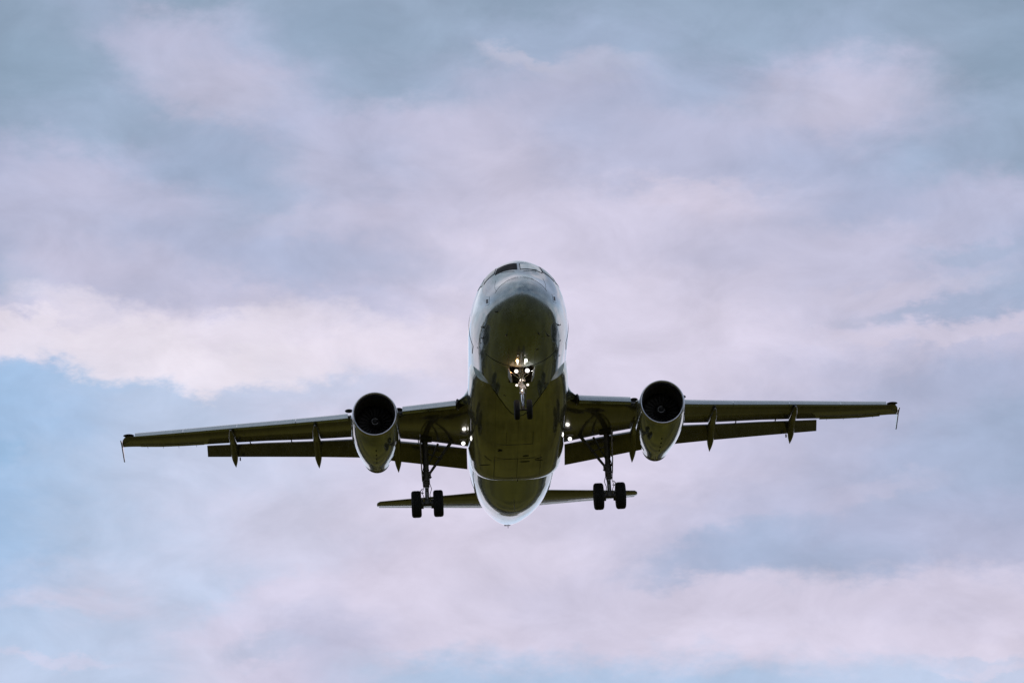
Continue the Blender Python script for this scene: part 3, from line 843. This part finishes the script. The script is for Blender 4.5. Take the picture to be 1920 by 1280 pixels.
    point_lamp((q[0], q[1] - .12, q[2] - .01), 1.1, (1, .97, .9), .09)
    return wing

# ---- engines
def build_engine(sx):
    eng = bpy.data.objects.new('engine', None); col.objects.link(eng); eng.parent = plane
    Y0, Z0 = 9.6, -1.76
    tilt_s = sx * .012; tilt_z = .0
    X0 = sx * 5.80
    def ringy(y, r, zoff=0, ov=1.0, n=72):
        cy = y - Y0
        return [(X0 + tilt_s*cy + r*math.sin(2*math.pi*k/n), y + (.10 * (math.cos(2*math.pi*k/n)) * max(0, 1 - cy/1.2) if cy < 1.2 else 0),
                 Z0 + zoff + tilt_z*cy - r*ov*math.cos(2*math.pi*k/n)) for k in range(n)]
    OUT = [(.12, .922), (.24, .94), (.45, .965), (.8, .99), (1.3, 1.005), (1.9, 1.0), (2.5, .975), (3.1, .925), (3.7, .855), (4.3, .765), (4.9, .665), (5.35, .60)]
    bm = bmesh.new(); loft(bm, [ringy(Y0 + a, r) for a, r in OUT] + [ringy(Y0 + 5.33, .57), ringy(Y0 + 4.6, .56)], True, (False, False))
    link('nacelle', bm, M['nac'], eng, sharp=40)
    bm = bmesh.new()
    LIP = [(.12, .922), (.05, .918), (.0, .905), (-.03, .885), (-.042, .865), (-.038, .845), (-.018, .825), (.02, .808), (.08, .797), (.2, .790), (.34, .788)]
    loft(bm, [ringy(Y0 + a, r) for a, r in LIP], True, (False, False)); link('inlet_lip', bm, M['lip'], eng)
    bm = bmesh.new()
    loft(bm, [ringy(Y0 + .339, .788), ringy(Y0 + .6, .79), ringy(Y0 + 1.25, .80), ringy(Y0 + 1.45, .80)], True, (False, False))
    loft(bm, [ringy(Y0 + 1.44, .80), ringy(Y0 + 1.46, .01)], True, (False, True)); link('inlet_duct', bm, M['duct'], eng)
    # fan
    cx = X0 + tilt_s; cy = Y0 + 1.2; cz = Z0
    fan = bpy.data.objects.new('fan', None)
    bm = bmesh.new()
    nb = 22
    for k in range(nb):
        a = 2*math.pi*k/nb; grid = []
        for r, pitch in ((.24, .35), (.45, .7), (.62, .95), (.79, 1.15)):
            row = []
            for c in (-.5, -.15, .2, .5):
                ch = .17 + .06 * r
                ta = a + c * ch * math.sin(pitch) / r * 1.3
                row.append((cx + r*math.cos(ta), cy + c * ch * math.cos(pitch) + .02*math.cos(c*6), cz + r*math.sin(ta)))
            grid.append(row)
        loft(bm, grid, False, (False, False))
    fan = link('fan', bm, M['blade'], eng)
    s_ = fan.modifiers.new('thick', 'SOLIDIFY'); s_.thickness = .012
    bm = bmesh.new(); revolve(bm, [(-.48, .001), (-.47, .03), (-.42, .075), (-.3, .14), (-.15, .2), (0, .245), (.1, .25)], (cx, cy, cz), 'y', 40)
    link('spinner', bm, M['spin'], eng)
    bm = bmesh.new(); pts = []
    for k in range(40):                                 # white comma painted round the spinner
        u = k / 39; a = .6 + u * 5.2 + (0 if sx < 0 else .5); r = .125; y = -.335
        pts.append((cx + r*math.cos(a), cy + y, cz + r*math.sin(a)))
    tube(bm, pts, .012, 6); link('spinner_marking', bm, M['white'], eng)
    # nozzle
    bm = bmesh.new()
    loft(bm, [ringy(Y0 + 5.32, .585), ringy(Y0 + 5.6, .565), ringy(Y0 + 5.82, .53), ringy(Y0 + 5.82, .50), ringy(Y0 + 5.0, .52)], True, (False, False))
    loft(bm, [ringy(Y0 + 5.0, .52), ringy(Y0 + 5.01, .02)], True, (False, True))
    link('nozzle', bm, M['hot'], eng)
    bm = bmesh.new(); revolve(bm, [(4.9, .3), (5.4, .2), (5.9, .02)], (X0 + tilt_s*5.2, Y0, Z0), 'y', 32); link('exhaust_cone', bm, M['hot'], eng)
    # drain mast and cowl latches along the keel
    for q in (-.05, .06):
        bm = bmesh.new(); box(bm, (X0 + q + tilt_s*5, Y0 + 5.15, Z0 - .66), (.02, .16, .10)); link('drain_mast', bm, M['white'], eng, smooth=False)
    for yy in (1.6, 2.2, 2.8, 3.4):
        bm = bmesh.new(); r = interp(OUT, yy)[0]; box(bm, (X0 + tilt_s*yy, Y0 + yy, Z0 - r - .004), (.05, .16, .012), bev=.003); link('cowl_latch', bm, M['dark'], eng, smooth=False)
    # nacelle strake, inboard
    a = R(52); r = 1.0
    p = Vector((X0 - sx*r*math.sin(a), Y0 + 1.3, Z0 + r*math.cos(a))); nrm = Vector((-sx*math.sin(a), 0, math.cos(a)))
    bm = bmesh.new(); plate(bm, [p, p + Vector((0, 1.0, 0)), p + Vector((0, 1.0, 0)) + nrm*.22, p + Vector((0, .45, 0)) + nrm*.16], nrm.cross(Vector((0, 1, 0))), .02)
    link('strake', bm, M['nac'], eng, smooth=False)
    # pylon
    bm = bmesh.new(); rings = []
    for y, w, zt_, zb_ in ((10.9, .02, -.76, -.95), (11.4, .16, -.60, -1.1), (12.2, .22, -.42, -1.1), (13.2, .22, -.45, -1.05), (14.4, .2, -.6, -1.1), (15.4, .14, -.72, -1.25), (16.0, .03, -.85, -1.2)):
        rings.append([(X0 + w*math.copysign(abs(math.sin(t))**.6, math.sin(t)), y, (zt_+zb_)/2 - (zt_-zb_)/2*math.copysign(abs(math.cos(t))**.6, math.cos(t))) for t in [2*math.pi*k/24 for k in range(24)]])
    loft(bm, rings); link('pylon', bm, M['nac'], eng)

# ---- tail
def build_tail():
    for sx in (-1, 1):
        def ring(s, le, zl, te, zt_, th):
            out = []
            for a, b in ((0, 0), (.02, -.12), (.1, -.3), (.3, -.5), (.6, -.36), (.78, -.2), (.78, .2), (.6, .36), (.3, .5), (.1, .3), (.02, .12)):
                out.append((sx*s, le + a*(te-le), zl + a*(zt_-zl) + b*th))
            return out
        def sec(s):
            f = (s - 1.2) / 5.0
            return (27.5 + 2.6*f, .66 + .60*f, 30.62 + 1.0*f, .93 + .55*f, .34 - .17*f)
        bm = bmesh.new()
        rings = [ring(s, *sec(s)) for s in (.5, 1.2, 2.5, 4, 5.4, 6.08)]
        le, zl, te, zt_, th = sec(6.22); rings.append(ring(6.2, le + .25, zl + .03, te, zt_, th*.6))
        rings.append(ring(6.24, le + .55, zl + .06, te, zt_, th*.25))
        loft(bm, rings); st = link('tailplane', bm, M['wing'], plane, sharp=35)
        # elevator, held slightly up: its underside leans aft and mirrors the sky behind
        bm = bmesh.new(); rings = []
        for s in (1.2, 3.0, 5.0, 6.15):
            le, zl, te, zt_, th = sec(s); c = te - le
            y0 = le + .79*c; z0 = zl + .79*(zt_-zl); h = th*.2; y1 = te + .38 - .3 * (s - 1.2) / 5; z1 = z0 - h + .01 + (y1 - y0) * .21
            rings.append([(sx*s, y0, z0-h), (sx*s, y1, z1-.01), (sx*s, y1, z1+.012), (sx*s, y0, z0+h)])
        loft(bm, rings); link('elevator', bm, M['slat'], st, smooth=False)
    # fin and rudder
    bm = bmesh.new(); rings = []
    for z, le, te, th in ((1.5, 25.6, 31.5, .42), (2.1, 26.6, 31.55, .38), (4.5, 28.9, 32.0, .27), (7.6, 31.6, 32.9, .15), (7.75, 31.9, 32.9, .08)):
        rings.append([(b*th, le + a*(te-le), z) for a, b in ((0, 0), (.05, -.25), (.25, -.5), (.6, -.4), (.72, -.28), (.72, .28), (.6, .4), (.25, .5), (.05, .25))])
    loft(bm, rings); fin = link('tail_fin', bm, M['fus'], plane, sharp=35)
    bm = bmesh.new(); rings = []
    for z, le, te, th in ((2.15, 26.6, 31.6, .38), (4.5, 28.9, 32.05, .27), (7.55, 31.6, 32.95, .15)):
        c = te-le; rings.append([(-th*.27, le+.725*c, z), (0-.01, te, z), (.01, te, z), (th*.27, le+.725*c, z)])
    loft(bm, rings); link('rudder', bm, M['fus'], fin, smooth=False)
    # auxiliary power unit outlet and its hinge seam at the very end
    bm = bmesh.new()
    revolve(bm, [(0, .17), (.10, .16), (.10, .14), (-.25, .13)], (0, 33.8, 1.28), 'y', 32)
    revolve(bm, [(-.25, .13), (-.25, .001)], (0, 33.8, 1.28), 'y', 32)
    link('exhaust_outlet', bm, M['hot'], plane)
    bm = bmesh.new(); box(bm, (0, 32.95, .735), (.29, .22, .08), (.35, 0, 0), bev=.01); link('cooling_outlet', bm, M['dark'], plane)
    bm = bmesh.new(); plate(bm, [(0, 31.6, fus_pt(31.6, 0).z), (0, 31.95, fus_pt(31.95, 0).z), (0, 31.9, fus_pt(31.9, 0).z - .16), (0, 31.75, fus_pt(31.75, 0).z - .12)], (1, 0, 0), .02)
    link('drain_mast', bm, M['dark'], plane, smooth=False)

for sx in (-1, 1):
    build_wing(sx); build_engine(sx); build_main_gear(sx)
build_tail()

# ---- doors, cabin windows, probes, antennas
def th_of_z(y, z):
    w, zt, zb = interp(FUS, y); zc = (zt+zb)/2; return math.pi - math.acos(max(-1, min(1, (z - zc)/((zt-zb)/2))))
wm = None
for sx in (-1, 1):
    for (y0, y1, z0, z1) in ((5.1, 5.95, -.75, 1.05), (22.9, 23.7, -.75, 1.05)):
        c = [(y0, sx*th_of_z(y0, z0)), (y1, sx*th_of_z(y1, z0)), (y1, sx*th_of_z(y1, z1)), (y0, sx*th_of_z(y0, z1))]
        d = link('cabin_door', patch(0, 0, 0, 0, .006, .02, 6, 12, c), M['seal'], plane)
        c2 = [(y0+.025, sx*th_of_z(y0, z0+.03)), (y1-.025, sx*th_of_z(y1, z0+.03)), (y1-.025, sx*th_of_z(y1, z1-.03)), (y0+.025, sx*th_of_z(y0, z1-.03))]
        link('door_panel', patch(0, 0, 0, 0, .012, .02, 6, 12, c2), M['fus'], d)
    y = 6.6
    while y < 22.4:
        if not 12.9 < y < 13.2:
            c = [(y, sx*th_of_z(y, .42)), (y+.23, sx*th_of_z(y, .42)), (y+.23, sx*th_of_z(y, .76)), (y, sx*th_of_z(y, .76))]
            link('cabin_window', patch(0, 0, 0, 0, .006, .02, 2, 3, c), M['glass'], plane)
        y += .533
def probes():
    for sx in (-1, 1):
        # static port plate with its outline, low on the cheek
        y, t = 1.49, sx * R(98.5)
        c = [(y - .17, t - R(7.5)*sx), (y + .15, t - R(7.5)*sx), (y + .19, t + R(8.0)*sx), (y - .13, t + R(8.0)*sx)]
        p = link('access_panel', patch(0, 0, 0, 0, .004, .01, 4, 4, grow(c, .008)), M['seal'], plane)
        link('panel_cover', patch(0, 0, 0, 0, .008, .01, 4, 4, c), M['fus'], p)
        c = [(y - .10, t - R(4.6)*sx), (y + .07, t - R(4.6)*sx), (y + .11, t + R(3.2)*sx), (y - .06, t + R(3.2)*sx)]
        link('sensor_port', patch(0, 0, 0, 0, .012, .01, 3, 3, c), M['dark'], p)
    def pitot(y, t):
        p, n = fus_pt(y, t), fus_n(y, t)
        bm = bmesh.new()
        tube(bm, [p - n*.01, p + n*.06 + Vector((0, -.02, 0)), p + n*.10 + Vector((0, -.09, 0)), p + n*.10 + Vector((0, -.19, 0))], [.022, .018, .013, .011], 10)
        ball(bm, p, .035, (1, 1.4, 1), 12)
        link('air_data_probe', bm, M['dark'], plane)
    for y, d in ((2.65, 60), (2.65, -61.5), (1.99, 25), (1.99, -24), (2.5, 38), (3.3, -55), (1.02, -62)): pitot(y, R(d))
    # belly antennas and drains
    for x, y, h, l in ((0, 7.9, .30, .32), (0, 21.0, .28, .34), (0, 3.0, .05, .12)):
        z = fus_pt(y, 0).z
        bm = bmesh.new(); plate(bm, [(x, y, z + .02), (x, y + l, z + .02), (x, y + l*1.1, z - h), (x, y + l*.6, z - h)], (1, 0, 0), .03)
        link('blade_antenna', bm, M['white'], plane, smooth=False)
    # taxi camera style marker lamps just ahead of the bay
    for sx, y in ((-.165, 3.36), (.12, 3.36)):
        p = fus_pt(y, sx / 1.9)
        bm = bmesh.new(); ball(bm, p + Vector((0, 0, .006)), .017, (1, 1, .8), 12); link('marker_lamp', bm, M['lampw'], plane)
    # blanket of small skin fittings: fasteners, vents, service caps
    random.seed(9)
    for y, d in ((3.9, -57), (3.95, 56), (4.6, -60), (3.1, 20), (3.1, -12), (5.2, 52), (6.8, 30), (6.9, -34), (7.5, -18), (3.6, 44)):
        c = fus_pt(y, R(d)); bm = bmesh.new()
        r = random.uniform(.03, .06)
        cc = [(y - r, R(d) - r/2), (y + r, R(d) - r/2), (y + r, R(d) + r/2), (y - r, R(d) + r/2)]
        bm.free(); link('service_cap', patch(0, 0, 0, 0, .004, .01, 2, 2, cc), M['dirty'], plane)
probes()
# underside seams of the nose gear's closed forward doors
bm = bmesh.new(); tube(bm, [fus_pt(4.31, R(-46 + 92 * k / 40)) + fus_n(4.31, R(-46 + 92 * k / 40)) * .003 for k in range(41)], .012, 6); link('skin_joint', bm, M['seal'], plane)
for sx in (-1, 1):
    bm = bmesh.new(); tube(bm, [fus_pt(.95 + .05 * abs(k - 8) / 8, sx * R(112 + 3.4 * k)) + fus_n(.95, sx * R(112 + 3.4 * k)) * .001 for k in range(14)], .007, 6); link('skin_joint', bm, M['dirty'], plane)
    bm = bmesh.new(); tube(bm, [fus_pt(1.0 + .045 * k, sx * R(118 + 1.2 * k)) + fus_n(1.0 + .045 * k, sx * R(118 + 1.2 * k)) * .001 for k in range(18)], .006, 6); link('skin_joint', bm, M['dirty'], plane)
for x in (-.5, 0.0, .5):
    bm = bmesh.new(); pts = []
    for k in range(9):
        y = 2.95 + k * .17; w, zt, zb = interp(FUS, y); pts.append(fus_pt(y, math.asin(max(-1, min(1, x / w)))) + Vector((0, 0, .004)))
    tube(bm, pts, .008, 6); link('door_seam', bm, M['seal'], plane)
